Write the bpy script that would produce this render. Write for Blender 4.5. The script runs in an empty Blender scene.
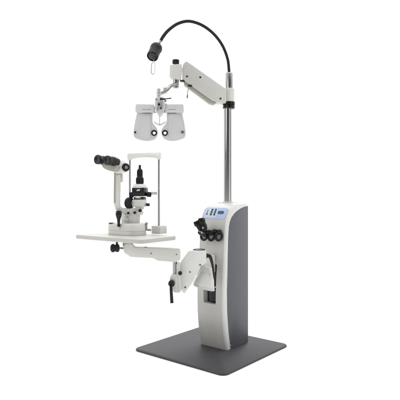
import bpy, bmesh, math, random
from mathutils import Vector, Matrix
random.seed(4)
S = bpy.context.scene
COL = S.collection

# ------------------------------------------------------------------ camera
CAM_H = 1.0
F = 500.0            # focal length in photo pixels (400 px wide)
HOR = 192.5          # horizon row
cd = bpy.data.cameras.new('camera'); cam = bpy.data.objects.new('camera', cd); COL.objects.link(cam)
cam.location = (0, 0, CAM_H); cam.rotation_euler = (math.radians(90), 0, 0)
cd.sensor_width = 36; cd.lens = F/400*36; cd.shift_y = -(200-HOR)/400
cd.clip_start = .05; cd.clip_end = 200
S.camera = cam

# ------------------------------------------------------------------ studio light
S.view_settings.view_transform = 'Standard'; S.view_settings.look = 'None'
S.view_settings.exposure = 0; S.view_settings.gamma = 1
W = bpy.data.worlds.new('World'); S.world = W; W.use_nodes = True
nt = W.node_tree; nt.nodes.clear()
wo = nt.nodes.new('ShaderNodeOutputWorld'); bg = nt.nodes.new('ShaderNodeBackground')
tc = nt.nodes.new('ShaderNodeTexCoord'); sep = nt.nodes.new('ShaderNodeSeparateXYZ')
nt.links.new(tc.outputs['Generated'], sep.inputs[0])
# bright white cyclorama and ceiling ahead and above, dimmer studio behind the photographer
cmb = nt.nodes.new('ShaderNodeMath'); cmb.operation = 'MULTIPLY_ADD'
nt.links.new(sep.outputs['Z'], cmb.inputs[0]); cmb.inputs[1].default_value = .95
nt.links.new(sep.outputs['Y'], cmb.inputs[2])
mr = nt.nodes.new('ShaderNodeMapRange'); mr.interpolation_type = 'SMOOTHSTEP'
nt.links.new(cmb.outputs[0], mr.inputs['Value'])
mr.inputs['From Min'].default_value = -.40; mr.inputs['From Max'].default_value = .55
mr.inputs['To Min'].default_value = .07; mr.inputs['To Max'].default_value = 1.42
bg.inputs['Color'].default_value = (1, 1, 1, 1)
nt.links.new(mr.outputs[0], bg.inputs['Strength']); nt.links.new(bg.outputs[0], wo.inputs[0])

def area(name, loc, target, size, power, col=(1, 1, 1)):
    l = bpy.data.lights.new(name, 'AREA'); l.shape = 'RECTANGLE'
    l.size, l.size_y = size; l.energy = power; l.color = col
    o = bpy.data.objects.new(name, l); COL.objects.link(o); o.location = loc
    o.rotation_euler = (Vector(target)-Vector(loc)).to_track_quat('-Z', 'Y').to_euler()
area('softbox_key', (-2.4, .6, 2.6), (0, 3.1, .9), (1.2, 1.8), 26, (1, .985, .96))
area('softbox_top', (.3, 3.0, 4.2), (.1, 3.1, 0), (3, 3), 18)
area('softbox_side', (2.6, 1.2, 1.5), (.1, 3.1, .8), (.5, 1.8), 10)

# ------------------------------------------------------------------ materials
def mat(name, col, rough=.45, metal=0., coat=0., vary=.04, scale=9., bump=.0, bscale=300., aniso=None, spec=.5):
    m = bpy.data.materials.new(name); m.use_nodes = True
    n = m.node_tree; b = n.nodes['Principled BSDF']
    b.inputs['Metallic'].default_value = metal; b.inputs['Specular IOR Level'].default_value = spec
    b.inputs['Coat Weight'].default_value = coat; b.inputs['Coat Roughness'].default_value = .15
    t = n.nodes.new('ShaderNodeTexCoord'); mp = n.nodes.new('ShaderNodeMapping')
    n.links.new(t.outputs['Object'], mp.inputs[0])
    if aniso: mp.inputs['Scale'].default_value = aniso
    ns = n.nodes.new('ShaderNodeTexNoise'); ns.inputs['Scale'].default_value = scale
    ns.inputs['Detail'].default_value = 5
    n.links.new(mp.outputs[0], ns.inputs['Vector'])
    r = n.nodes.new('ShaderNodeValToRGB')
    r.color_ramp.elements[0].position = .3; r.color_ramp.elements[1].position = .7
    r.color_ramp.elements[0].color = tuple(c*(1-vary) for c in col)+(1,)
    r.color_ramp.elements[1].color = tuple(min(1, c*(1+vary)) for c in col)+(1,)
    n.links.new(ns.outputs['Fac'], r.inputs[0]); n.links.new(r.outputs[0], b.inputs['Base Color'])
    q = n.nodes.new('ShaderNodeMapRange'); n.links.new(ns.outputs['Fac'], q.inputs['Value'])
    q.inputs['To Min'].default_value = max(.02, rough-.06); q.inputs['To Max'].default_value = rough+.06
    n.links.new(q.outputs[0], b.inputs['Roughness'])
    if bump > 0:
        n2 = n.nodes.new('ShaderNodeTexNoise'); n2.inputs['Scale'].default_value = bscale; n2.inputs['Detail'].default_value = 3
        n.links.new(mp.outputs[0], n2.inputs['Vector'])
        bp = n.nodes.new('ShaderNodeBump'); bp.inputs['Strength'].default_value = bump; bp.inputs['Distance'].default_value = .001
        n.links.new(n2.outputs['Fac'], bp.inputs['Height']); n.links.new(bp.outputs[0], b.inputs['Normal'])
    return m
M = dict(
    floor=mat('studio_white', (.95, .95, .95), .8, vary=.0),
    white=mat('white_paint', (.74, .74, .72), .32, coat=.2, bump=.06),
    warm=mat('warm_white_paint', (.66, .655, .615), .38, coat=.15, bump=.08),
    arm=mat('arm_paint', (.60, .595, .56), .4, coat=.1, bump=.08),
    table=mat('table_laminate', (.63, .625, .585), .42, bump=.1),
    edge=mat('table_edge', (.50, .49, .45), .5, bump=.1),
    front=mat('greige_metallic_paint', (.54, .53, .50), .40, metal=.12, bump=.12, bscale=900),
    side=mat('slate_grey_panel', (.110, .115, .128), .48, bump=.15, bscale=500),
    plate=mat('charcoal_textured_steel', (.046, .047, .053), .52, spec=.4, vary=.12, scale=40, bump=.5, bscale=420),
    black=mat('black_plastic', (.007, .007, .008), .30, bump=.08, spec=.35),
    rubber=mat('black_rubber', (.009, .009, .010), .5, vary=.1, bump=.2, spec=.3),
    void=mat('slot_shade_black', (.008, .008, .009), .7),  # near-black that paints the shade inside the slot
    chrome=mat('chrome', (.46, .455, .45), .2, metal=1., vary=.01, scale=2),
    steel=mat('brushed_steel', (.40, .395, .385), .3, metal=1., vary=.02, scale=3),
    ph=mat('pale_grey_enamel', (.60, .605, .61), .34, coat=.25, bump=.05),
    phd=mat('phoropter_mid_grey', (.40, .405, .415), .4),
    beige=mat('beige_casting_and_shade', (.38, .365, .325), .42, bump=.1),  # casting colour, also used for the shade strips on both arms
    light=mat('light_metal', (.55, .55, .53), .3, metal=.5),
    bluel=mat('white_blue_label', (.60, .66, .74), .35, vary=.02),
    blue=mat('pale_blue_label', (.42, .53, .72), .35, vary=.02),
    navy=mat('navy_print', (.03, .07, .17), .4),
    capgrey=mat('warm_grey_plastic', (.22, .20, .18), .4),
    ink=mat('grey_print', (.22, .22, .23), .5),
    mark=mat('white_print', (.8, .8, .8), .4),
    glass=mat('dark_lens', (.012, .013, .018), .12, vary=.02),
)

# ------------------------------------------------------------------ helpers
def at(px, py, Y):                       # photo pixel at a chosen distance -> point in the room
    return Vector(((px-200)*Y/F, Y, CAM_H-(py-HOR)*Y/F))
def pxm(n, Y): return n*Y/F

def basis(yaw=0, o=(0, 0, 0)):           # x = right, y = back, z = up, turned clockwise by yaw
    return Matrix.Translation(Vector(o)) @ Matrix.Rotation(-yaw, 4, 'Z')

class MB:
    def __init__(s): s.bm = bmesh.new()
    def _add(s, b, bevel=0, seg=2, ang=30):
        bmesh.ops.recalc_face_normals(b, faces=b.faces)
        if bevel > 0:
            es = [e for e in b.edges if len(e.link_faces) == 2 and e.calc_face_angle(0) > math.radians(ang)]
            bmesh.ops.bevel(b, geom=es, offset=bevel, segments=seg, affect='EDGES', profile=.5, clamp_overlap=True)
        me = bpy.data.meshes.new('t'); b.to_mesh(me); s.bm.from_mesh(me); bpy.data.meshes.remove(me); b.free()
        return s
    def box(s, c, size, M4=None, bevel=.002, seg=2):
        b = bmesh.new(); bmesh.ops.create_cube(b, size=1)
        m = (M4 if M4 is not None else Matrix.Identity(4)) @ Matrix.Translation(Vector(c)) @ Matrix.Diagonal((*size, 1))
        bmesh.ops.transform(b, matrix=m, verts=b.verts)
        return s._add(b, bevel, seg)
    def rings(s, rings, cap=True, bevel=0, seg=2):
        b = bmesh.new(); R = [[b.verts.new(p) for p in r] for r in rings]; n = len(R[0])
        for a, c in zip(R, R[1:]):
            for i in range(n): b.faces.new((a[i], a[(i+1) % n], c[(i+1) % n], c[i]))
        if cap: b.faces.new(R[0][::-1]); b.faces.new(R[-1])
        return s._add(b, bevel, seg)
    def lathe(s, p, axis, prof, n=32, sx=1.):       # prof: (distance along axis, radius)
        p = Vector(p); a = Vector(axis).normalized(); u = a.orthogonal().normalized(); v = a.cross(u)
        rs = []
        for d, r in prof:
            r = max(r, 1e-4)
            rs.append([p+a*d+(u*math.cos(t)+v*math.sin(t)*sx)*r for t in [2*math.pi*i/n for i in range(n)]])
        return s.rings(rs)
    def cyl(s, p0, p1, r, r2=None, n=28, ch=None):
        p0 = Vector(p0); p1 = Vector(p1); L = (p1-p0).length; r2 = r if r2 is None else r2
        c = min(r, r2, L/2)*.18 if ch is None else ch
        return s.lathe(p0, p1-p0, [(0, r-c), (c, r), (L-c, r2), (L, r2-c)], n)
    def knurl(s, p0, p1, r, n=18, depth=.12):
        p0 = Vector(p0); p1 = Vector(p1); a = (p1-p0).normalized(); L = (p1-p0).length
        u = a.orthogonal().normalized(); v = a.cross(u); rs = []
        for d, k in ((0, .86), (.08*L, 1), (.92*L, 1), (L, .86)):
            rs.append([p0+a*d+(u*math.cos(t)+v*math.sin(t))*r*k*(1-(depth if i % 4 > 1 else 0))
                       for i, t in [(i, 2*math.pi*i/(n*4)) for i in range(n*4)]])
        return s.rings(rs)
    def tube(s, pts, r, n=14, smooth=True, ribs=0.):
        pts = [Vector(p) for p in pts]
        if smooth:
            q = []
            P = [pts[0]]+pts+[pts[-1]]
            for i in range(1, len(P)-2):
                for k in range(10):
                    t = k/10; a, b_, c, d = P[i-1:i+3]
                    q.append(.5*((2*b_)+(c-a)*t+(2*a-5*b_+4*c-d)*t*t+(3*b_-a-3*c+d)*t**3))
            q.append(pts[-1]); pts2 = q
        else: pts2 = pts
        rr = r if callable(r) else (lambda f: r)
        L = len(pts2)-1; rs = []; up = None
        for i, p in enumerate(pts2):
            d = (pts2[min(i+1, L)]-pts2[max(i-1, 0)]).normalized()
            if up is None: up = d.orthogonal().normalized()
            up = (up-d*up.dot(d)).normalized(); v = d.cross(up); k = rr(i/L)
            rs.append([p+(up*math.cos(t)+v*math.sin(t))*k for t in [2*math.pi*j/n for j in range(n)]])
        return s.rings(rs)
    def torus(s, c, axis, R, r, n=36, m=10, sx=1., u=None):
        c = Vector(c); a = Vector(axis).normalized()
        u = a.orthogonal().normalized() if u is None else Vector(u).normalized(); v = a.cross(u)
        b = bmesh.new(); g = []
        for i in range(n):
            t = 2*math.pi*i/n; d = u*math.cos(t)*sx+v*math.sin(t); g.append([b.verts.new(c+d*R+(d.normalized()*math.cos(q)+a*math.sin(q))*r) for q in [2*math.pi*j/m for j in range(m)]])
        for i in range(n):
            for j in range(m): b.faces.new((g[i][j], g[(i+1) % n][j], g[(i+1) % n][(j+1) % m], g[i][(j+1) % m]))
        return s._add(b)
    def prism(s, pts, ext, bevel=.002, seg=2, holes=()):    # pts: 3D outline, ext: extrusion vector
        b = bmesh.new(); ext = Vector(ext); loops = []
        for L in (pts,)+tuple(holes):
            vs = [b.verts.new(Vector(p)) for p in L]
            loops.append([b.edges.new((vs[i], vs[(i+1) % len(vs)])) for i in range(len(vs))])
        if holes:
            bmesh.ops.triangle_fill(b, edges=[e for l in loops for e in l], use_beauty=True)
        else: b.faces.new([v for v in b.verts])
        r = bmesh.ops.extrude_face_region(b, geom=list(b.faces))
        bmesh.ops.translate(b, vec=ext, verts=[v for v in r['geom'] if isinstance(v, bmesh.types.BMVert)])
        return s._add(b, bevel, seg)
    def ball(s, c, r, sc=(1, 1, 1)):
        b = bmesh.new(); bmesh.ops.create_uvsphere(b, u_segments=24, v_segments=14, radius=r)
        bmesh.ops.transform(b, matrix=Matrix.Translation(Vector(c)) @ Matrix.Diagonal((*sc, 1)), verts=b.verts)
        return s._add(b)
    def build(s, name, m, parent=None, cut=None, angle=38):
        me = bpy.data.meshes.new(name); o0 = ORG.get(parent.name, Vector()) if parent else Vector()
        bmesh.ops.translate(s.bm, vec=-o0, verts=s.bm.verts)
        s.bm.to_mesh(me); s.bm.free(); me.materials.append(M[m] if isinstance(m, str) else m)
        o = bpy.data.objects.new(name, me); COL.objects.link(o)
        if cut is not None:
            cm = bpy.data.meshes.new('cut'); bmesh.ops.translate(cut.bm, vec=-o0, verts=cut.bm.verts); cut.bm.to_mesh(cm)
            bmesh.ops.translate(cut.bm, vec=o0, verts=cut.bm.verts)
            co = bpy.data.objects.new('cut', cm); COL.objects.link(co)
            md = o.modifiers.new('b', 'BOOLEAN'); md.object = co; md.operation = 'DIFFERENCE'; md.solver = 'EXACT'
            bpy.context.view_layer.update()
            me2 = bpy.data.meshes.new_from_object(o.evaluated_get(bpy.context.evaluated_depsgraph_get()))
            o.modifiers.clear(); o.data = me2; me2.name = name; bpy.data.objects.remove(co)
            me = me2
        for p in me.polygons: p.use_smooth = True
        me.set_sharp_from_angle(angle=math.radians(angle))
        if parent:
            o.parent = parent; ORG[o.name] = o0
        return o
ORG = {}
def thing(name, origin, label, cat):
    o = bpy.data.objects.new(name, None); COL.objects.link(o); o.location = origin; o.empty_display_size = .1
    ORG[o.name] = Vector(origin); o['label'] = label; o['category'] = cat
    return o
def outline(pts, Y): return [at(x, y, Y) for x, y in pts]
def rrect(w, d, r, n=6):
    o = []
    for cx, cy, a0 in ((w/2-r, d/2-r, 0), (-w/2+r, d/2-r, 90), (-w/2+r, -d/2+r, 180), (w/2-r, -d/2+r, 270)):
        for k in range(n+1):
            a = math.radians(a0+90*k/n); o.append((cx+r*math.cos(a), cy+r*math.sin(a)))
    return o
def smooth_loop(pts, k=5):
    q = []; n = len(pts)
    for i in range(n):
        a, b, c, d = [Vector(pts[(i+j-1) % n]) for j in range(4)]
        for s in range(k):
            t = s/k; q.append(tuple(.5*((2*b)+(c-a)*t+(2*a-5*b+4*c-d)*t*t+(3*b-a-3*c+d)*t**3)))
    return q

TH = .687
U = Vector((math.cos(TH), -math.sin(TH), 0)); B = Vector((math.sin(TH), math.cos(TH), 0)); Z = Vector((0, 0, 1))
FW = Vector((0, -1, 0))                                   # towards the photographer

# ------------------------------------------------------------------ floor
fl = MB(); fl.rings([[Vector((60*math.cos(t), 60*math.sin(t), z)) for t in [2*math.pi*i/96 for i in range(96)]] for z in (-.05, 0)])
f = fl.build('floor', 'floor'); f['kind'] = 'structure'

# ================================================================== INSTRUMENT STAND
CC = Vector((.158, 3.31, 0))
stand = thing('instrument_stand', (.0782, 3.2110, 0), 'tall grey and white stand with pole, jointed arms and gooseneck lamp on charcoal floor plate', 'instrument stand')
def cl(u, t, z): return CC+U*u-B*t+Z*z                    # cabinet coordinates: u right, t forward

# floor plate
P0 = Vector((.0782, 3.2110, 0)); out = rrect(.7180, .7060, .042)
pl = MB(); pl.rings([[P0+U*x*k+B*y*k+Z*z for x, y in out] for z, k in ((.0005, .996), (.002, 1), (.009, 1), (.011, .9965))])
pl.build('base_plate', 'plate', stand, angle=60)

# cabinet shell
prof = [(-.1, 0.0115), (-.1, .93), (0, .928), (.045, .919), (.078, .903), (.103, .875), (.122, .835), (.135, .785), (.142, .72), (.150, .60), (.160, .50), (.167, .40), (.169, .31), (.164, .2), (.150, .1), (.130, .0115)]
def dense(pr):
    a = [Vector(p) for p in pr]; q = []
    for i in range(1, len(a)-1):
        p_, b_, c, d = a[i-1], a[i], a[i+1], a[min(i+2, len(a)-1)]
        if i == 1: p_ = b_
        for s in range(4):
            t = s/4; q.append(.5*((2*b_)+(c-p_)*t+(2*p_-5*b_+4*c-d)*t*t+(3*b_-p_-3*c+d)*t**3))
    return q+[a[-1]]
curve = dense(prof)
UL, UR = -.092, .1235
def section(u, off): # offset inward
    pts = [Vector(prof[0])]+curve; n = len(pts); q = []
    for i, p in enumerate(pts):
        d = (pts[(i+1) % n]-pts[i-1]).normalized(); nn = Vector((d.y, -d.x)) # inward
        if i == 0: nn = Vector((1, 0))
        if i == 1: nn = Vector((1, -1))
        if i == n-1: nn = Vector((-1, 0))
        r = p+nn*off
        q.append(cl(u, r.x, r.y))
    return q
sh = MB(); sh.rings([section(UL, .010), section(UL+.0015, .004), section(UL+.006, .0008), section(UL+.012, 0), section(UR-.016, 0), section(UR-.008, .0010), section(UR-.0025, .005), section(UR, .013)])
slot_c = at(209.8, 295, 3.12)
def slot_cut():
    c = MB()
    p = CC + U*0
    # slot lies in the front: u range and z range in cabinet space
    c.box((0, 0, 0), (.0975, .14, .250), Matrix.Translation(cl(.0147, .15, .422)) @ Matrix.Rotation(-TH, 4, 'Z'), bevel=.008, seg=3)
    return c
cab = sh.build('cabinet', 'white', stand, cut=slot_cut())
fr = MB(); fc = [p for p in curve if not (p.x < .09 and p.y > .5)]
fr_in, fr_out = [], []
for i, p in enumerate(fc):
    d = (fc[min(i+1, len(fc)-1)]-fc[max(i-1, 0)]).normalized(); nn = Vector((-d.y, d.x))
    if nn.x < 0: nn = -nn
    fr_in.append(p-nn*.004); fr_out.append(p+nn*.0022)
loop2 = fr_out+fr_in[::-1]
fr.rings([[cl(u, p.x, p.y) for p in loop2] for u in (UL+.007, UR-.015)])
fr.build('front_panel', 'front', cab, cut=slot_cut())
# slot shade: near-black block fills the opening to make its inside dark
sl = MB()
sl.box((0, 0, 0), (.0965, .050, .246), Matrix.Translation(cl(.0147, .108, .422)) @ Matrix.Rotation(-TH, 4, 'Z'), bevel=.006)
sl.build('slot_shade', 'void', cab)
ss = MB(); ss.box((0, 0, 0), (.088, .024, .007), Matrix.Translation(cl(.0147, .148, .402)) @ Matrix.Rotation(-TH, 4, 'Z'), bevel=.003)
ss.build('slot_shelf', 'light', cab)
cy = MB(); cy.cyl(cl(.020, .120, .305), cl(.020, .120, .392), .040, n=40); cy.lathe(cl(.020, .120, .330), Z, [(0, .040), (.001, .0412), (.052, .0412), (.053, .040)], 40); cy.build('actuator_cylinder', 'black', cab)
# slate side panel
sp = [(-.098, .012), (-.098, .911), (-.05, .905), (-.009, .894), (.03, .879), (.06, .862), (.085, .842), (.103, .815), (.113, .785), (.118, .74), (.121, .70), (.125, .60), (.128, .48), (.133, .38), (.130, .25), (.115, .12), (.094, .012)]
spm = MB(); spm.prism([cl(UR-.001, t, z) for t, z in sp], U*.0042, bevel=.0012)
side = spm.build('side_panel', 'side', cab)
sm = MB()
for t, z in ((.147, .452), (.112, .035)):
    sm = MB(); sm.cyl(cl(UR-.008, t-.012, z), cl(UR+.0032, t-.012, z), .0045); sm.build('screw', 'light', cab)
# raised boss the pole stands on
bo = MB(); pc = at(227.7, 205, 3.36); pc.z = 0
bo.rings([[pc+U*x*k+B*y*k+Z*z for x, y in rrect(.115, .10, .02)] for z, k in ((.924, 1), (.931, 1), (.9335, .97))])
bo.build('pole_boss', 'white', cab)

# control panel on the sloping top
def onfront(u, s, off):     # s: 0..1 along the slope from z=.915 down to .80
    pts = [p for p in curve if p.x > .03 and p.y > .78]
    L = [0]
    for a, b in zip(pts, pts[1:]): L.append(L[-1]+(b-a).length)
    d = s*L[-1]
    for i in range(len(pts)-1):
        if L[i+1] >= d-1e-9:
            f_ = (d-L[i])/(L[i+1]-L[i]); p = pts[i].lerp(pts[i+1], f_); tt = (pts[i+1]-pts[i]).normalized(); nn = Vector((-tt.y, tt.x))
            if nn.x < 0: nn = -nn
            p = p+nn*off; return cl(u, p.x, p.y)
    return cl(u, pts[-1].x, pts[-1].y)
def patch(mb, u0, u1, s0, s1, off, th=.0012, n=8, rr=0):
    rs = []
    for k in range(n+1):
        s = s0+(s1-s0)*k/n
        e = rr*(1-math.sqrt(max(0, 1-(2*k/n-1)**4)))
        rs.append([onfront(u0+e, s, off-th), onfront(u0+e, s, off), onfront(u1-e, s, off), onfront(u1-e, s, off-th)])
    mb.rings(rs)
cp = MB(); patch(cp, -.083, .103, .30, .74, .0036, .003, 14, .018)
cpo = cp.build('control_panel', 'blue', stand)
pi = MB(); patch(pi, -.073, .030, .345, .70, .0040, .003, 12, .012); pi.build('key_field', 'bluel', cpo)
def icon(mb, u0, u1, s0, s1): patch(mb, u0, u1, s0, s1, .0044, .0012, 4)
ic = MB(); icon(ic, -.0555, -.0490, .40, .53); icon(ic, -.0590, -.0450, .545, .60)
ic.build('printed_symbol', 'navy', cpo)
for u in (-.024, .004):
    for s in (.36, .45, .54):
        b = MB(); p = onfront(u+.006, s+.04, .0040); q = onfront(u+.006, s+.04, .0085)
        b.cyl(p, q, .0076, .0066, n=20); b.build('button', 'navy', cpo)
dp = MB(); patch(dp, .034, .080, .44, .55, .0062, .003, 8, .006); dp.build('display', 'navy', cpo)

# pole
po = MB(); po.cyl(pc+Z*.930, pc+Z*1.585, .0279, n=48, ch=.0005); pole = po.build('pole', 'chrome', stand)
yb = at(228, 108.8, 3.36).z; yt = at(228, 102.5, 3.36).z
co = MB(); pcc = Vector((at(228.8, 0, 3.36).x, 3.36, 0))
co.lathe(pcc+Z*yb, Z, [(0, .036), (.003, .041), (.016, .041), (.018, .038), (.022, .038), (.024, .042), (yt-yb, .042)], 40)
co.build('collar', 'black', pole)
bf = MB(); bf.lathe(pc+Z*.9330, Z, [(0, .036), (.004, .036), (.007, .032), (.009, .0285)], 40); bf.build('flange', 'light', pole)

# upper arm (counterbalanced, two faces tapering to the yoke)
def px_prism(mb, pts, Y, thick, bevel=.003, seg=3, skew=(0, 0)):  # outline at distance Y, thickness behind it
    mb.prism(outline(pts, Y), Vector((0, thick, 0)), bevel, seg); return mb
YA = 3.29
ua = MB()
px_prism(ua, [(183.0, 64.5), (185.4, 61.3), (188, 62), (226, 88.8), (226.2, 102.4), (217.5, 102.6), (212, 100.6), (182.2, 79.3), (182.2, 70)], YA, .082, .004)
arm = ua.build('upper_arm', 'arm', stand)
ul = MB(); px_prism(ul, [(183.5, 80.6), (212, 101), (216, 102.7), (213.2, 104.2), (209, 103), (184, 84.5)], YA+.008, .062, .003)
ul.build('arm_underside_shade', 'beige', arm)  # darker colour stands in for the shade under the arm
pb = MB(); pb.lathe(pcc+Z*(yt+.001), Z, [(0, .035), (.003, .039), (.087, .039), (.091, .035)], 40)
pb.box((0, 0, 0), (.030, .070, .088), Matrix.Translation(pcc+Vector((-.031, 0, yt+.046))), .003)
pb.build('pivot_block', 'warm', arm)
yk = MB(); YY = 3.27
px_prism(yk, [(169.6, 64.6), (181.6, 63.6), (181.9, 66), (180.6, 78.6), (178.5, 79.4), (170.2, 77.6), (169.4, 76)], YY, .07, .007, 4)
yk.build('yoke', 'warm', arm)
yc = MB(); a = at(175.8, 64, 3.305); yc.knurl(a, a+Z*pxm(4.2, 3.3), .0225, 16, .06); yc.build('lock_knob', 'rubber', arm)
for x, y in ((187, 76.4), (200.3, 77.3), (220.5, 98.6)):
    bb = MB(); c = at(x, y, YA); bb.torus(c+FW*.0005, FW, .0062, .0016, n=24); bb.build('bolt_rim', 'steel', arm)
    bb = MB(); bb.cyl(c-FW*.004, c+FW*.0025, .0052, n=20); bb.build('bolt', 'rubber', arm)
for x, y in ((182.6, 81.3), (190.3, 86.2)):
    bb = MB(); c = at(x, y, YA+.012); bb.lathe(c+Z*.006, -Z, [(0, .016), (.007, .018), (.010, .014)], 24); bb.build('recess_shade', 'black', arm)  # black discs in place of the dark recesses under the arm
lv = MB(); c = at(190, 87, YA+.0); lv.tube([c, at(188, 90, YA-.01), at(187.3, 96, YA-.015)], .0026); lv.cyl(at(187.4, 94.8, YA-.015), at(187.2, 98.2, YA-.016), .0050, .0062)
lv.build('release_lever', 'steel', arm)
lt = MB(); lt.cyl(at(175.8, 77, 3.30), at(175.8, 88.3, 3.30), .0195, n=32)
lt.lathe(at(175.8, 82, 3.30), -Z, [(0, .0195), (.002, .0212), (.008, .0212), (.010, .0195)], 32)
lt.build('swivel_post', 'chrome', arm)
lk = MB(); lk.tube([at(175.5, 84.6, 3.285), at(170.5, 86.2, 3.25), at(166.5, 90.5, 3.2), at(161, 93.4, 3.12), at(158.9, 93.2, 3.085)], .0120, n=16)
lk.build('link_bar', 'steel', arm)
lk = MB(); lk.cyl(at(164.9, 87.6, 3.185), at(164.9, 93.6, 3.185), .0125); lk.build('link_joint', 'light', arm)

# gooseneck lamp
tb = MB(); ct = Vector((at(229.2, 0, 3.36).x, 3.36, 0)); z0 = at(0, 89.2, 3.36).z; z1 = at(0, 72.2, 3.36).z
tb.lathe(ct+Z*z0, Z, [(0, .029), (.002, .030), (.004, .0255), (z1-z0-.012, .0255), (z1-z0-.004, .021), (z1-z0, .012)], 40)
tube_o = tb.build('lamp_socket', 'steel', stand)
gp = [(229.0, 73), (228.9, 69), (227.6, 59), (223.2, 47), (216.5, 37), (208, 29), (198.5, 23.6), (188, 21.2), (177.5, 23.8), (168.5, 30.2), (163.2, 36.5), (160.6, 41)]
gy = [3.36, 3.36, 3.35, 3.33, 3.30, 3.27, 3.24, 3.20, 3.16, 3.12, 3.09, 3.08]
gpts = [at(x, y, Y) for (x, y), Y in zip(gp, gy)]
g = MB(); g.tube(gpts, .0094, n=16); goose = g.build('gooseneck', 'rubber', stand)
# ribs of the flexible hose
rb = MB(); seg = []
P = [gpts[0]]+gpts+[gpts[-1]]
for i in range(1, len(P)-2):
    for k in range(16):
        t = k/16; a, b_, c, d = P[i-1:i+3]
        seg.append(.5*((2*b_)+(c-a)*t+(2*a-5*b_+4*c-d)*t*t+(3*b_-a-3*c+d)*t**3))
acc = 0
for a, b_ in zip(seg, seg[1:]):
    acc += (b_-a).length
    if acc > .0062: acc = 0; rb.torus(b_, b_-a, .0096, .0012, n=14, m=6)
rb.build('hose_ribs', 'black', goose)
ja, jb = at(160.6, 40.6, 3.08), at(158.6, 44.6, 3.07)
jn = MB(); jn.cyl(ja, jb, .0085); lj = jn.build('lamp_joint', 'steel', stand)
la = at(157.9, 44.6, 3.07); lb = at(151.9, 57.6, 3.0); ax = (lb-la); LL = ax.length
lh = MB(); r = .0405
lh.lathe(la, ax, [(0, .010), (.004, .020), (.010, .025), (.018, .028), (.022, .034), (.028, .0355), (.050, .0360), (.053, .0345), (LL-.018, .0355), (LL-.008, .035), (LL-.004, .032), (LL-.010, .028)], 40)
lamp = lh.build('lamp_head', 'black', stand)
ln = MB(); an = ax.normalized(); ln.lathe(la+an*(LL-.0095), an, [(0, .028), (.002, .026), (.004, .015), (.005, .001)], 32); ln.build('lens', 'glass', lamp)
rbs = MB()
for k in range(20):
    t = 2*math.pi*k/20; u_ = an.orthogonal().normalized(); v_ = an.cross(u_); d_ = u_*math.cos(t)+v_*math.sin(t)
    rbs.cyl(la+an*.030+d_*.0355, la+an*.048+d_*.0358, .0018, n=8)
rbs.build('grip_ribs', 'rubber', lamp)
wl = MB(); YW = 3.02
wl.tube([at(154.0, 59.5, YW), at(153.9, 62, YW), at(154.9, 63.5, YW), at(154.6, 72, YW), at(153.3, 74.2, YW), at(151.6, 73.6, YW), at(151.2, 71, YW), at(151.7, 64, YW), at(153.2, 62.5, YW)], .0022, n=8)
wl.build('wire_handle', 'steel', lamp)

# ---- lower arm (clamped at the cabinet, carries the table)
YB = 2.95
beam = MB()
px_prism(beam, [(122.8, 246.5), (125.5, 243.6), (131, 243.8), (134.5, 247.4), (179.2, 248.6), (180.4, 251), (180.2, 259.8), (176, 262.3), (158, 261.0), (152.5, 258.2), (130.5, 257.2), (124, 252.6)], YB-.03, .062, .005, 3)
bm_o = beam.build('lower_arm', 'warm', stand)
bt = MB(); bt.cyl(at(127.8, 239.8, YB+.0), at(127.8, 246, YB+.0), .030, n=32); bt.build('table_pivot', 'beige', bm_o)
bt = MB(); bt.cyl(at(136.3, 240, YB+.0), at(136.3, 243.4, YB+.0), .008); bt.build('set_screw', 'steel', bm_o)
dk = MB(); c = at(145.5, 248.0, YB); dk.lathe(c-Z*.0, Z, [(0, .016), (.003, .016), (.006, .011)], 24); dk.build('cap', 'rubber', bm_o)  # black disc drawn for the dark of a recess in the beam
for x, y in ((151.2, 253.5), (176.6, 254.5)):
    q = MB(); q.cyl(at(x, y, YB-.026), at(x, y, YB-.0335), .004); q.build('screw', 'steel', bm_o)
kn = MB(); c = at(115.2, 248.1, YB-.03)
ka = Vector((.99, .12, 0)); kn.lathe(c-ka*.028, ka, [(0, .010), (.003, .0185), (.010, .0245), (.018, .0250), (.024, .0215), (.028, .0195), (.032, .0215), (.040, .0245), (.048, .0225), (.053, .014)], 36)
kn.cyl(at(116.9, 240.6, YB-.03), at(116.9, 247, YB-.03), .0065)
kn.build('clamp_knob', 'rubber', bm_o)
ks = MB(); ks.cyl(at(119.0, 248.1, YB-.03), at(124.5, 248.3, YB-.0), .006); ks.build('knob_shaft', 'steel', bm_o)
ps = MB(); ps.cyl(at(174.9, 260.5, YB), at(174.9, 278, YB), .0130, n=32); post = ps.build('swivel_pin', 'steel', stand)
cb = MB(); px_prism(cb, [(169.6, 277.5), (171.8, 274.6), (177.0, 274.4), (177.0, 293), (173.5, 292.6), (172, 289.5), (169.4, 286)], YB-.035, .07, .006, 3)
px_prism(cb, [(176.4, 264.5), (178.0, 262.5), (180.2, 264), (181.0, 291.5), (178.4, 293.2), (176.4, 292.2)], YB-.030, .075, .003, 3)
clamp = cb.build('clamp_block', 'warm', stand)
kb = MB(); c = at(171.6, 283.3, YB-.05); kb.cyl(c+FW*.016, c-FW*.018, .019, n=28); kb.tube([at(171.0, 284, YB-.062), at(171.1, 290, YB-.066), at(171.9, 303.0, YB-.07)], lambda f: .0078+.0022*f, n=16)
kb.build('lock_lever', 'black', clamp)
kb = MB(); c = at(180.2, 273, YB-.03); kb.cyl(c+FW*.012, c-FW*.01, .0115); kb.build('small_knob', 'black', clamp)
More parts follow.
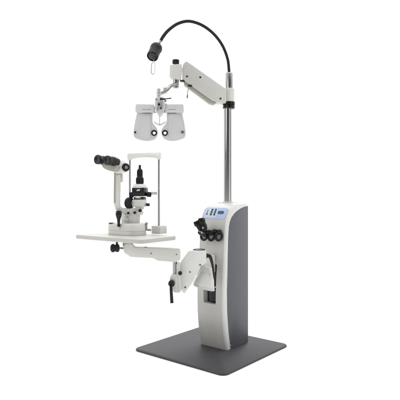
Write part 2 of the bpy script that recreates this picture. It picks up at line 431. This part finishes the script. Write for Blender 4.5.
# spring arm plates between the clamp and the cabinet
YS = 2.96
sa = MB(); px_prism(sa, [(188.2, 251.6), (191, 250.6), (206.2, 250.8), (206.6, 262.5), (201.5, 266), (192.6, 282.5), (184.6, 293.4), (182.6, 292.4), (180.4, 288), (180.9, 262.0)], YS, .07, .003, 3)
spa = sa.build('spring_arm', 'white', stand)
for x, y, r in ((190, 272, .0048), (185.2, 287.4, .0055), (200.2, 265, .0055)):
    q = MB(); q.cyl(at(x, y, YS-.004), at(x, y, YS+.004), r, n=20); q.build('bolt', 'steel', spa)
cr = MB(); c = at(199, 250.6, YS+.045); cr.torus(c+Z*.002, Z, .033, .0062, n=40, m=10); cr.build('bearing_ring', 'rubber', spa)
cr = MB(); cr.cyl(c-Z*.01, c+Z*.004, .030, n=36); cr.build('bearing_cap', 'light', spa)
# bracket into the cabinet and conical shroud
br = MB(); br.box((0, 0, 0), (.034, .15, .115), Matrix.Translation(at(206.0, 264.5, 3.11)) @ Matrix.Rotation(-TH, 4, 'Z'), .004, 3)
brk = br.build('mounting_bracket', 'warm', stand)
YC = 3.045
def ell(cx, cy, rx, dep, tl, n=40):
    c = at(cx, cy, YC); R_ = pxm(rx, YC)
    return [c+Vector((R_*math.cos(t), dep*math.sin(t), -tl*math.cos(t))) for t in [2*math.pi*i/n for i in range(n)]]
cn = MB(); cn.rings([ell(207.6, 266.8, 4.6, .032, .006), ell(207.5, 267.8, 5.5, .036, .007), ell(206.8, 272, 6.9, .042, .009), ell(204.6, 281, 9.6, .052, .013), ell(203.9, 284.6, 10.4, .055, .016), ell(203.9, 286.2, 10.3, .054, .017), ell(204, 286.8, 9.4, .050, .017)])
cn.build('conical_shroud', 'warm', brk)
cn = MB(); cn.rings([ell(204.0, 285.6, 10.55, .0560, .0165), ell(203.9, 286.0, 10.75, .0575, .0168), ell(203.9, 287.6, 10.75, .0575, .0168), ell(204, 288.1, 10.3, .054, .017)])
cn.build('shroud_rim', 'arm', brk)
cn = MB(); cn.rings([ell(206.6, 272.2, 7.05, .0435, .009), ell(206.5, 272.8, 7.2, .0440, .0095), ell(206.4, 273.3, 7.25, .0440, .010)])
cn.build('shroud_seam', 'arm', brk)
lv = MB(); lv.tube([at(204.6, 257.0, 2.985), at(207.0, 255.6, 2.975), at(210.0, 256.6, 2.97), at(211.6, 261, 2.975), at(213.0, 268, 2.985), at(214.3, 279, 2.992)], lambda f: .0145-.0095*f, n=14)
lv.build('release_lever', 'black', brk)

# holders for hand instruments
YH = 3.07
hb = MB(); hb.prism([cl(u, t, z) for u, t, z in ((-.066, .136, .742), (.080, .136, .742), (.080, .136, .758), (-.066, .136, .758))], -B*.018, .004)
hold = hb.build('holder_rail', 'black', stand)
for i, (x, y, R_) in enumerate(((204.0, 236.2, .0215), (211.2, 236.7, .0215), (218.6, 236.3, .0235))):
    h = MB(); Yh = 3.215-.024*i; c = at(x, y, Yh-.03)
    ax_ = (FW*1.0+Vector((-.35, 0, .25))).normalized()
    h.torus(c, ax_, R_*1.08, .0078 if i < 2 else .0080, n=36, m=12, sx=(.86 if i < 2 else .82), u=Vector((1, -.35, 0)))
    h.cyl(c+Z*R_*.95+FW*.006, c+Z*R_*.9-FW*.03, .0135)
    h.build('instrument_ring', 'black', stand)
    if i < 2:
        q = MB(); q.cyl(c-ax_*.012, c-ax_*.002, R_*.9); q.build('ring_insert', 'phd', stand)
for u, z in ((-.043, .700), (.004, .700), (.048, .700)):
    t = .1445; tk = MB(); tk.prism([cl(u-.003, t+.0005, z-.005), cl(u+.003, t+.0005, z-.005), cl(u+.003, t+.0005, z+.005), cl(u-.003, t+.0005, z+.005)], -B*.0015, 0); tk.build('printed_mark', 'ink', hold)

for x, y, Yc in ((207.6, 231.4, 3.19), (214.6, 230.8, 3.165), (219.2, 231.2, 3.145)):
    q = MB(); q.box(at(x, y, Yc), (.026, .05, .020), None, .005, 3); q.build('holder_clip', 'black', hold)
# table top
TT = .6125+.03; TU = Vector((math.cos(TT), -math.sin(TT), 0)); TB = Vector((math.sin(TT), math.cos(TT), 0))
TC = Vector((-.443, 2.955, 0)); tz = .7474
out = rrect(.545, .305, .024)
tm = MB(); tm.rings([[TC+TU*x*k+TB*y*k2+Z*z for x, y in out] for z, k, k2 in ((tz-.0235, .992, .985), (tz-.021, 1, 1), (tz-.003, 1, 1), (tz-.0006, .996, .993), (tz, .990, .982))])
tab = tm.build('table_top', 'table', stand)
te = MB(); te.rings([[TC+TU*x*k+TB*y*k2+Z*z for x, y in out] for z, k, k2 in ((tz-.0215, 1.0004, 1.0008), (tz-.0205, 1.002, 1.004), (tz-.0025, 1.002, 1.004), (tz-.0018, 1.0004, 1.0008))])
te.build('edge_band', 'edge', tab)

# ================================================================== PHOROPTER
YP = 3.10
ph = thing('phoropter', at(159.5, 96, YP), 'pale grey refractor head with two lens wings hanging from the upper arm', 'phoropter')
AXI = 159.5
def mir(pts, s): return [((x if s < 0 else 2*AXI-x), y) for x, y in pts]
for s in (-1, 1):
    bat = smooth_loop([(137.8, 112.4), (145, 112.2), (151.8, 112.4), (152.3, 117), (152.4, 122), (154.6, 125.2), (157.1, 128.8), (157.6, 133), (155.8, 137.8), (151, 140.3), (144.5, 140.6), (138.5, 139.2), (134.2, 137.0), (133.5, 132), (134.3, 125), (135.8, 118)], 4)
    cx, cy = 154.1, 132.9
    hole = [(cx+1.55*math.cos(t), cy+1.55*math.sin(t)) for t in [2*math.pi*i/28 for i in range(28)]]
    yaw = .05*s
    b = MB(); b.prism(outline(mir(bat, s), YP-.02), Vector((0, .042, 0)), .003, 2, holes=(outline(mir(hole, s), YP-.02),))
    wing = b.build('lens_wing', 'ph', ph)
    # raised inner front cover
    cov = smooth_loop([(139.5, 114.2), (149.8, 114.2), (150.2, 122), (150.8, 127.5), (149.6, 137.6), (144.5, 138.9), (136.8, 136.2), (135.6, 131), (136.3, 124), (137.8, 117)], 4)
    b = MB(); b.prism(outline(mir(cov, s), YP-.0245), Vector((0, .006, 0)), .0025, 3); b.build('wing_cover', 'ph', wing)
    c = at(cx if s < 0 else 2*AXI-cx, cy, YP-.0215)
    b = MB(); b.torus(c, FW, pxm(2.25, YP), .0046, n=36, m=12); b.lathe(c, -FW, [(0, .0165), (.001, .0165), (.002, .0162)], 32) if False else None
    b.build('aperture_ring', 'black', wing)
    k = (135.3, 132.4) if s < 0 else (182.6, 132.4)
    b = MB(); c = at(*k, YP-.02); b.knurl(c-FW*.002, c+FW*.012, .0060 if s < 0 else .0105, 10, .1); b.build('dial', 'black' if s < 0 else 'steel', wing)
    # small index dots round the aperture
    b = MB()
    for a_ in (150, 180, 210, 235):
        t = math.radians(a_); p = at((cx+4.6*math.cos(t)) if s < 0 else 2*AXI-(cx+4.6*math.cos(t)), cy+4.6*math.sin(t), YP-.0246); b.cyl(p, p+FW*.0005, .0012, n=8)
    b.build('index_mark', 'ink', wing)
    tp = [(136.4, 103.9), (153.6, 104.3), (154.4, 106), (154.4, 111.2), (152.6, 112.5), (136.0, 112.5), (135.1, 111), (135.5, 105)]
    b = MB(); b.prism(outline(mir(tp, s), YP-.036), Vector((0, .062, 0)), .0035, 3); tc_ = b.build('top_cover', 'ph', ph)
    b = MB(); b.prism(outline(mir([(143, 112.4), (151.4, 112.4), (151.2, 113.4), (143.4, 113.4)], s), YP-.030), Vector((0, .02, 0)), .001); b.build('underside_line', 'ink', tc_)  # dark strip along the lower edge of the cover
    b = MB(); x = 142.2
    while x < 150.6:
        w = random.choice((.5, .7, .9)); hh = random.choice((.55, .8, .7))
        b.prism(outline([(x+ (0 if s < 0 else 2*(AXI-146.4)), 109.9), (x+w+(0 if s < 0 else 2*(AXI-146.4)), 109.9), (x+w+(0 if s < 0 else 2*(AXI-146.4)), 109.9-hh), (x+(0 if s < 0 else 2*(AXI-146.4)), 109.9-hh)], YP-.0365), Vector((0, .001, 0)), 0); x += w+.28
        if s > 0 and x > 149: break
    b.build('printed_line', 'ink', tc_)
    b = MB(); b.tube([at(*mir([(152.5, 112.3)], s)[0], YP-.01), at(*mir([(157.5, 112.2)], s)[0], YP-.02)], .0032, n=10); b.build('spacing_rod', 'steel', ph)
b = MB(); px_prism(b, [(155.2, 97.6), (157, 96.2), (162, 96.4), (164.2, 98.6), (164.9, 104), (164.6, 109.5), (161.8, 113.6), (160.6, 115.3), (158.4, 115.3), (157.2, 113.4), (154.9, 109.5), (154.6, 103)], YP-.055, .075, .006, 3)
cbk = b.build('centre_bracket', 'ph', ph)
b = MB(); px_prism(b, [(156.4, 101.5), (162.6, 101.5), (162.9, 108.5), (161, 112.2), (158, 112.2), (156.2, 108.5)], YP-.062, .012, .003, 3); b.build('bracket_plate', 'light', cbk)
for x, y, r, m in ((159.0, 104.4, .0068, 'black'), (160.9, 108.3, .0052, 'black'), (157.8, 108.4, .0032, 'ink'), (156.2, 99.4, .0045, 'steel')):
    b = MB(); c = at(x, y, YP-.062); b.cyl(c-FW*.01, c+FW*.005, r, n=20); b.build('bracket_screw', m, cbk)
b = MB(); c = at(157.7, 109.3, YP-.064); b.box(c, (.003, .003, .022), None, .001); b.build('slot', 'ink', cbk); b = MB(); c = at(161.6, 107.0, YP-.064); b.box(c, (.003, .003, .022), None, .001); b.build('slot', 'ink', cbk)
b = MB(); b.tube([at(160.4, 99.0, YP-.06), at(164, 99.0, YP-.066), at(171.4, 98.2, YP-.07)], lambda f: .0078-.0045*min(1, f*1.6), n=14); b.build('rotation_lever', 'black', ph)
b = MB(); b.cyl(at(158.7, 96.8, YP-.02), at(158.7, 88.6, YP-.02), .0125); b.lathe(at(158.7, 91.6, YP-.02), -Z, [(0, .0125), (.002, .0155), (.010, .0155), (.012, .0125)], 28); b.cyl(at(158.0, 94.5, YP-.05), at(158.0, 94.5, YP+.01), .007)
b.build('suspension_stud', 'light', ph)
b = MB(); b.cyl(at(162.2, 97.3, YP-.02), at(166.3, 101.6, YP-.02), .007); b.cyl(at(164.5, 105.5, YP-.01), at(167.4, 105.5, YP-.01), .012); b.build('level_screw', 'steel', ph)
b = MB(); b.tube([at(159.6, 114.8, YP-.03), at(159.6, 124.2, YP-.03)], .0024, n=8, smooth=False); b.build('nose_rod', 'steel', ph)
b = MB(); nr = [(152.6, 121.0), (154.6, 121.6), (157.2, 123.2), (159.6, 123.9), (162.0, 123.2), (164.6, 121.6), (166.6, 121.0), (165, 123.0), (162.2, 124.8), (159.6, 125.6), (157.0, 124.8), (154.2, 123.0)]
px_prism(b, nr, YP-.03, .012, .0012); b.build('nose_rest', 'ph', ph)

# ================================================================== SLIT LAMP
BC = Vector((-.438, 3.005, 0))
sl_ = thing('slit_lamp', BC+Z*tz, 'white slit lamp microscope with black eyepieces and joystick on the left of the table', 'slit lamp')
def lo(mb, out_, c, levels): mb.rings([[c+TU*x*k+TB*y*k+Z*z for x, y in out_] for z, k in levels])
b = MB(); lo(b, rrect(.235, .155, .055, 9), BC, ((tz+.0005, .97), (tz+.003, .985), (tz+.022, .985), (tz+.024, .97), (tz+.026, .97), (tz+.028, 1.0), (tz+.060, .99), (tz+.067, .965), (tz+.070, .93)))
base = b.build('base', 'warm', sl_)
b = MB(); c = at(111.8, 224.9, 2.99); c.z = tz+.0705; lo(b, rrect(.042, .022, .0105), Vector((c.x, c.y, 0)), ((tz+.066, 1), (tz+.0712, 1), (tz+.0718, .95))); b.build('pocket_shade', 'rubber', base)  # black patch painting the dark inside of an oval pocket
b = MB(); b.cyl(at(146.6, 230.5, 2.97), at(146.6, 223.8, 2.97), .0052); b.ball(at(146.6, 223.4, 2.97), .0085); b.cyl(at(146.5, 229.6, 2.97), at(151.2, 230.0, 2.97), .0070)
b.build('lock_screw', 'steel', sl_)
# cross slide tier
TCX = at(130.6, 220, 3.03); TCX.z = 0
b = MB(); lo(b, rrect(.098, .082, .02), TCX, ((tz+.069, .98), (tz+.073, 1), (tz+.118, 1.06), (tz+.126, 1.04), (tz+.129, .98)))
tier = b.build('cross_slide', 'warm', sl_)
b = MB(); c = at(134, 219, 3.0); b.box((0, 0, 0), (.05, .002, .034), Matrix.Translation(TCX-TB*.0425+Z*(tz+.097)) @ Matrix.Rotation(-TT, 4, 'Z'), .0008); b.build('cover_plate', 'light', tier)
b = MB()
for x in (125.5, 129): b.cyl(at(x, 214.2, 2.99), at(x, 212.4, 2.99), .0062)
b.build('slide_bolt', 'rubber', tier)
b = MB(); b.cyl(at(121.5, 224.4, 2.965), at(128.5, 224.6, 2.965), .0035); b.build('slide_axle', 'ink', tier)
# joystick
jb = at(118.7, 226, 2.925); jz = pxm(1, 2.925)
b = MB(); b.lathe(jb-Z*.004, Z, [(0, .010), (.004, .0085), (.020, .0075), (.045, .0105), (.062, .0165), (.072, .0182), (.080, .0178), (.0835, .0165), (.085, .0172), (.0905, .0165), (.0935, .012), (.094, .002)], 32)
b.build('joystick', 'black', sl_)
# microscope carrier
YM = 2.955
b = MB(); YQ = YM
def barpath(pts, w, d, mb):   # rectangular section sweep in view plane
    P_ = [Vector(p) for p in pts]; rs = []
    for i, p in enumerate(P_):
        dr = (P_[min(i+1, len(P_)-1)]-P_[max(i-1, 0)]).normalized(); nrm = Vector((dr.z, 0, -dr.x)).normalized()
        dv = dr.cross(nrm).normalized()
        o_ = []
        for sx, sy in ((1, .7), (.7, 1), (-.7, 1), (-1, .7), (-1, -.7), (-.7, -1), (.7, -1), (1, -.7)):
            o_.append(p+nrm*w*sx+dv*d*sy)
        rs.append(o_)
    mb.rings(rs)
barpath([at(117.9, 170, YM), at(117.9, 180, YM), at(117.4, 195, YM), at(117.2, 204, YM), at(117.9, 207.4, YM+.005), at(120.0, 209.7, YM+.01), at(123.5, 210.8, YM+.02), at(130, 211.0, YM+.03), at(139.0, 210.6, YM+.05)], .0165, .019, b)
mc = b.build('microscope_arm', 'warm', sl_)
b = MB(); barpath([at(115.2, 172, YM-.006), at(115.0, 190, YM-.006), at(114.9, 203, YM-.006)], .0055, .0172, b); b.build('arm_left_shade', 'beige', mc)  # darker strip puts the shaded left side of the arm into colour
for x, y, r in ((140.3, 210.5, .0095), (135.0, 212.6, .0075), (128.6, 213.0, .0065)):
    q = MB(); c = at(x, y, YM+.01); q.cyl(c+FW*.02, c-FW*.01, r); q.build('clamp_screw', 'rubber', mc)
# microscope head
ea = at(108.9, 160.6, 2.80); eb = at(99.4, 159.8, 2.845)
ha = at(119.0, 164.2, 2.935)
dirE = (at(120.5, 163.0, 2.95)-ea); dirE.z = 0; dirE = (TB*1.0+Z*-.08).normalized()
head = MB()
off = TB*.0+Vector((0, .085, 0))
def slab(mb, pts, Y, ext, bev):
    mb.prism(outline(pts, Y), ext, bev, 4)
slab(head, [(112.6, 158.6), (114.2, 157.3), (117.4, 157.0), (120.2, 159.8), (122.9, 163.2), (124.2, 167.5), (124.0, 171.2), (121.4, 172.8), (116.4, 173.4), (111.2, 171.0)], 2.90, Vector((.012, .075, 0)), .010)
hd = head.build('microscope_head', 'white', sl_)
hd2 = MB(); slab(hd2, [(101.6, 162.6), (101.3, 166.0), (103.2, 168.6), (108, 170.6), (113.5, 171.8), (116.5, 168), (115.0, 162.5), (108, 161.5)], 2.845, Vector((.020, .075, 0)), .009)
hd2.build('prism_housing', 'beige', hd)
for p in (ea, eb):
    e = MB(); e.lathe(p-dirE*.004, dirE, [(-.012, .018), (-.016, .024), (-.012, .0275), (.004, .0275), (.008, .0245), (.022, .0245), (.026, .0272), (.044, .0262), (.048, .021), (.072, .020)], 36)
    ey = e.build('eyepiece', 'black', hd)
    e = MB(); e.lathe(p-dirE*.0155, dirE, [(0, .0175), (.002, .0175), (.003, .001)], 28); e.build('eye_lens', 'glass', ey) if False else e.bm.free()
e = MB(); c = at(125.3, 167.4, 2.915); axk = (TU*.75+FW*.5).normalized()
e.knurl(c-axk*.010, c+axk*.012, pxm(4.1, 2.95), 18, .06); kk = e.build('magnification_knob', 'rubber', hd)
e = MB(); e.cyl(c+axk*.008, c+axk*.0150, .0095); e.build('knob_cap', 'capgrey', hd)
e = MB(); e.cyl(c-axk*.03, c-axk*.008, .012); e.build('knob_shaft', 'beige', hd)
e = MB(); e.box(at(121.7, 178.0, 2.97), (.017, .015, .048), None, .004, 3); e.build('breath_shield_holder', 'white', hd)
e = MB(); e.lathe(at(117.9, 172.5, YM), -Z, [(0, .024), (.012, .024), (.018, .019), (.026, .018)], 28); e.build('head_pivot', 'beige', hd)
# illumination tower
YI = 3.0; c0 = at(139.8, 0, YI)
def zz(y): return at(0, y, YI).z
def tw(name, m, prof_, par, n=40, x=139.8):
    q = MB(); q.lathe(Vector((at(x, 0, YI).x, YI, 0)), Z, [(zz(y), pxm(r_, YI)) for y, r_ in prof_], n); return q.build(name, m, par)
blk = MB(); blk.box((0, 0, 0), (.078, .070, .052), Matrix.Translation(at(140.0, 192.0, YI)) @ Matrix.Rotation(-TT+.35, 4, 'Z'), .006, 3)
ilm = blk.build('illumination_unit', 'black', sl_)
tw('lamp_housing', 'rubber', [(184.2, 3.5), (183.5, 3.75), (178, 3.75), (177.4, 3.4), (176.8, 2.9), (170, 2.75), (169.4, 2.2), (168.8, 1.5), (168.4, 1.25), (165.6, 1.2), (164.9, .8)], ilm)
q = MB()
for k in range(26):
    t = 2*math.pi*k/26; d_ = Vector((math.cos(t), math.sin(t), 0)); c = Vector((c0.x, YI, 0))
    q.cyl(c+d_*pxm(3.7, YI)+Z*zz(183), c+d_*pxm(3.7, YI)+Z*zz(178.6), .0016, n=6)
    q.cyl(c+d_*pxm(2.75, YI)+Z*zz(176), c+d_*pxm(2.70, YI)+Z*zz(171), .0014, n=6)
q.build('cooling_fins', 'black', ilm)
tw('housing_disc', 'white', [(188.0, 6.6), (187.6, 7.3), (186.0, 7.3), (185.4, 6.8), (184.2, 6.0), (184.0, 3.6)], ilm)
q = MB()
fcn = Matrix.Translation(at(140.0, 192.0, YI)) @ Matrix.Rotation(-TT+.35, 4, 'Z')
q.prism([fcn @ Vector(v) for v in ((-.008, -.0355, .006), (.004, -.0355, .006), (.010, -.0355, .016), (-.002, -.0355, .014))], fcn.to_3x3() @ Vector((0, .001, 0)), 0)
q.prism([fcn @ Vector(v) for v in ((.007, -.0355, .007), (.013, -.0355, .007), (.016, -.0355, .016), (.012, -.0355, .016))], fcn.to_3x3() @ Vector((0, .001, 0)), 0)
q.build('printed_mark', 'mark', ilm)
for a, b_, r_, m, nm in (((147, 194.3), (151.2, 194.6), .0150, 'rubber', 'filter_dial'), ((129.2, 195.2), (133.4, 194.8), .0170, 'rubber', 'aperture_dial'), ((151, 193.9), (157.2, 193.3), .0062, 'light', 'fixation_rod')):
    q = MB(); q.knurl(at(*a, YI-.01), at(*b_, YI-.005), r_, 14, .08); q.build(nm, m, ilm)
q = MB()
for x in (152.3, 154.2, 156.0): q.cyl(at(x, 194.6, YI-.008), at(x, 191.8, YI-.008), .0040, n=14)
q.build('rod_collars', 'steel', ilm)
q = MB(); q.box((0, 0, 0), (.060, .052, .018), Matrix.Translation(at(140.0, 198.3, YI)) @ Matrix.Rotation(-TT+.35, 4, 'Z'), .003); q.build('slit_plate', 'black', ilm)
q = MB(); q.box((0, 0, 0), (.074, .062, .046), Matrix.Translation(at(139.3, 203.2, YI)) @ Matrix.Rotation(-TT+.35, 4, 'Z'), .006, 3)
q.cyl(at(139.8, 209.5, YI), at(139.8, 205, YI), .026, n=32); mh = q.build('mirror_housing', 'warm', sl_)
q = MB(); q.box((0, 0, 0), (.040, .006, .010), fcn @ Matrix.Translation((0, -.031, -.033)), .002); q.build('mirror_clip', 'chrome', mh)
q = MB(); q.cyl(at(146.0, 204.6, YI-.012), at(149.6, 204.8, YI-.016), .0085); q.build('centring_screw', 'black', mh)
q = MB(); c = at(129.7, 203.0, YI-.02); q.knurl(c-TU*.014+TB*.0, c+TU*.012, pxm(5.6, YI), 22, .05); q.build('slit_width_knob', 'rubber', mh)
q = MB(); q.cyl(at(130, 203, YI-.015), at(134, 203, YI-.01), .012); q.build('knob_shaft', 'steel', mh)
q = MB(); q.lathe(at(137.5, 214.8, YI+.02), Z, [(0, .030), (.012, .036), (.020, .036), (.024, .030), (.032, .026)], 36); q.build('rotation_hub', 'warm', sl_)

# ================================================================== CHIN REST FRAME
RX = at(158.9, 0, 3.05); LX = at(129.9, 0, 3.13)
hr = thing('chin_rest', Vector((RX.x, 3.05, tz)), 'white head rest frame with thin grey uprights standing behind the slit lamp', 'chin rest')
ztop = at(0, 152.6, 3.06).z; zb = at(0, 158.2, 3.06).z
D = (Vector((RX.x, RX.y, 0))-Vector((LX.x, LX.y, 0))); DL = D.length; D.normalize(); N = Vector((-D.y, D.x, 0))
L0 = Vector((LX.x, LX.y, 0)); R0 = Vector((RX.x, RX.y, 0))
arc = []
for k in range(13):
    f_ = k/12; arc.append(L0+D*(f_*DL)+Z*(zb-.009+.016*math.sin(math.pi*f_)**.45))
pts = [L0-D*.013+Z*(zb-.004), L0-D*.013+Z*(ztop-.006), L0-D*.008+Z*ztop, R0+D*.008+Z*ztop, R0+D*.013+Z*(ztop-.006), R0+D*.013+Z*(zb-.004), R0+D*.008+Z*(zb-.008)]+arc[::-1]+[L0-D*.008+Z*(zb-.008)]
q = MB(); q.prism([p-N*.011 for p in pts], N*.022, .002); tbm = q.build('brow_band', 'white', hr)
for P1, zlo in ((L0, tz+.003), (R0, tz+.05)):
    q = MB(); q.cyl(P1+Z*zlo, P1+Z*(zb+.004), .0066, n=24); up = q.build('upright', 'steel', hr)
    q = MB(); q.cyl(P1+Z*(1.02), P1+Z*1.027, .0085); q.build('height_mark', 'light', up)
q = MB(); cb_ = at(158.8, 0, 3.06); cb_.z = 0
q.box((0, 0, 0), (.062, .070, .050), Matrix.Translation(cb_+Z*(tz+.0255)) @ Matrix.Rotation(-TT, 4, 'Z'), .005, 3)
fb = q.build('foot_block', 'warm', hr)
q = MB(); q.box((0, 0, 0), (.010, .060, .042), Matrix.Translation(cb_+TU*.034+Z*(tz+.0225)) @ Matrix.Rotation(-TT, 4, 'Z'), .002); q.build('end_plate', 'warm', fb)
q = MB(); q.box((0, 0, 0), (.030, .03, .022), Matrix.Translation(L0+Z*(tz+.0115)) @ Matrix.Rotation(-TT, 4, 'Z'), .003); q.build('foot_block', 'warm', hr)
q = MB(); q.tube([L0+Z*(tz+.10), L0.lerp(R0, .5)+Z*(tz+.10), R0+Z*(tz+.10)], .005, smooth=False, n=12) if False else q.bm.free()

# ================================================================== HAND-HELD SCOPE in the first ring
hs = thing('ophthalmoscope', at(203.5, 236, 3.155), 'chunky black hand-held scope leaning in the left ring of the cabinet', 'hand scope')
p0 = at(204.6, 236, 3.165); p1 = at(197.4, 222.0, 3.105); ax2 = p1-p0; L2 = ax2.length
q = MB(); q.lathe(p0, ax2, [(0, .010), (.006, .013), (.03, .0135), (.036, .0185), (.058, .0205), (.066, .018), (L2, .017)], 28)
q.build('handle', 'black', hs)
q = MB(); q.prism(outline([(197.2, 220.6), (198.8, 218.2), (202.6, 217.9), (203.8, 219.6), (204.2, 223.2), (205.4, 224.6), (206.2, 228.6), (204.6, 231.6), (201.8, 231.8), (199.6, 228.4), (199.0, 225.2), (197.6, 223.6)], 3.090), Vector((.010, .040, 0)), .005, 3)
hd3 = q.build('scope_head', 'rubber', hs)
q = MB(); q.prism(outline([(193.2, 222.3), (196.6, 220.8), (197.6, 223.4), (198.7, 223.8), (200.4, 229.4), (198.2, 230.4), (195.9, 226.6), (194.6, 226.3)], 3.075), Vector((.008, .036, 0)), .004, 3); q.build('eye_cup', 'black', hs)
q = MB(); q.knurl(at(200.9, 221.6, 3.091), at(200.9, 221.6, 3.076), .0135, 12, .1); q.build('focus_wheel', 'black', hs)
q = MB(); q.cyl(at(202.9, 227.8, 3.091), at(202.9, 227.8, 3.083), .0060, n=20); q.build('switch', 'phd', hs)
q = MB(); q.cyl(at(201.3, 231.6, 3.080), at(202.3, 233.6, 3.080), .006); q.cyl(at(199.6, 230.6, 3.085), at(200.6, 232.6, 3.085), .004); q.build('contact_pin', 'steel', hs)
q = MB(); q.lathe(at(199.2, 231.2, 3.105), Vector((.75, -.45, -.5)), [(0, .012), (.003, .017), (.020, .018), (.024, .014), (.045, .013), (.048, .010)], 24); q.build('switch_collar', 'black', hs)
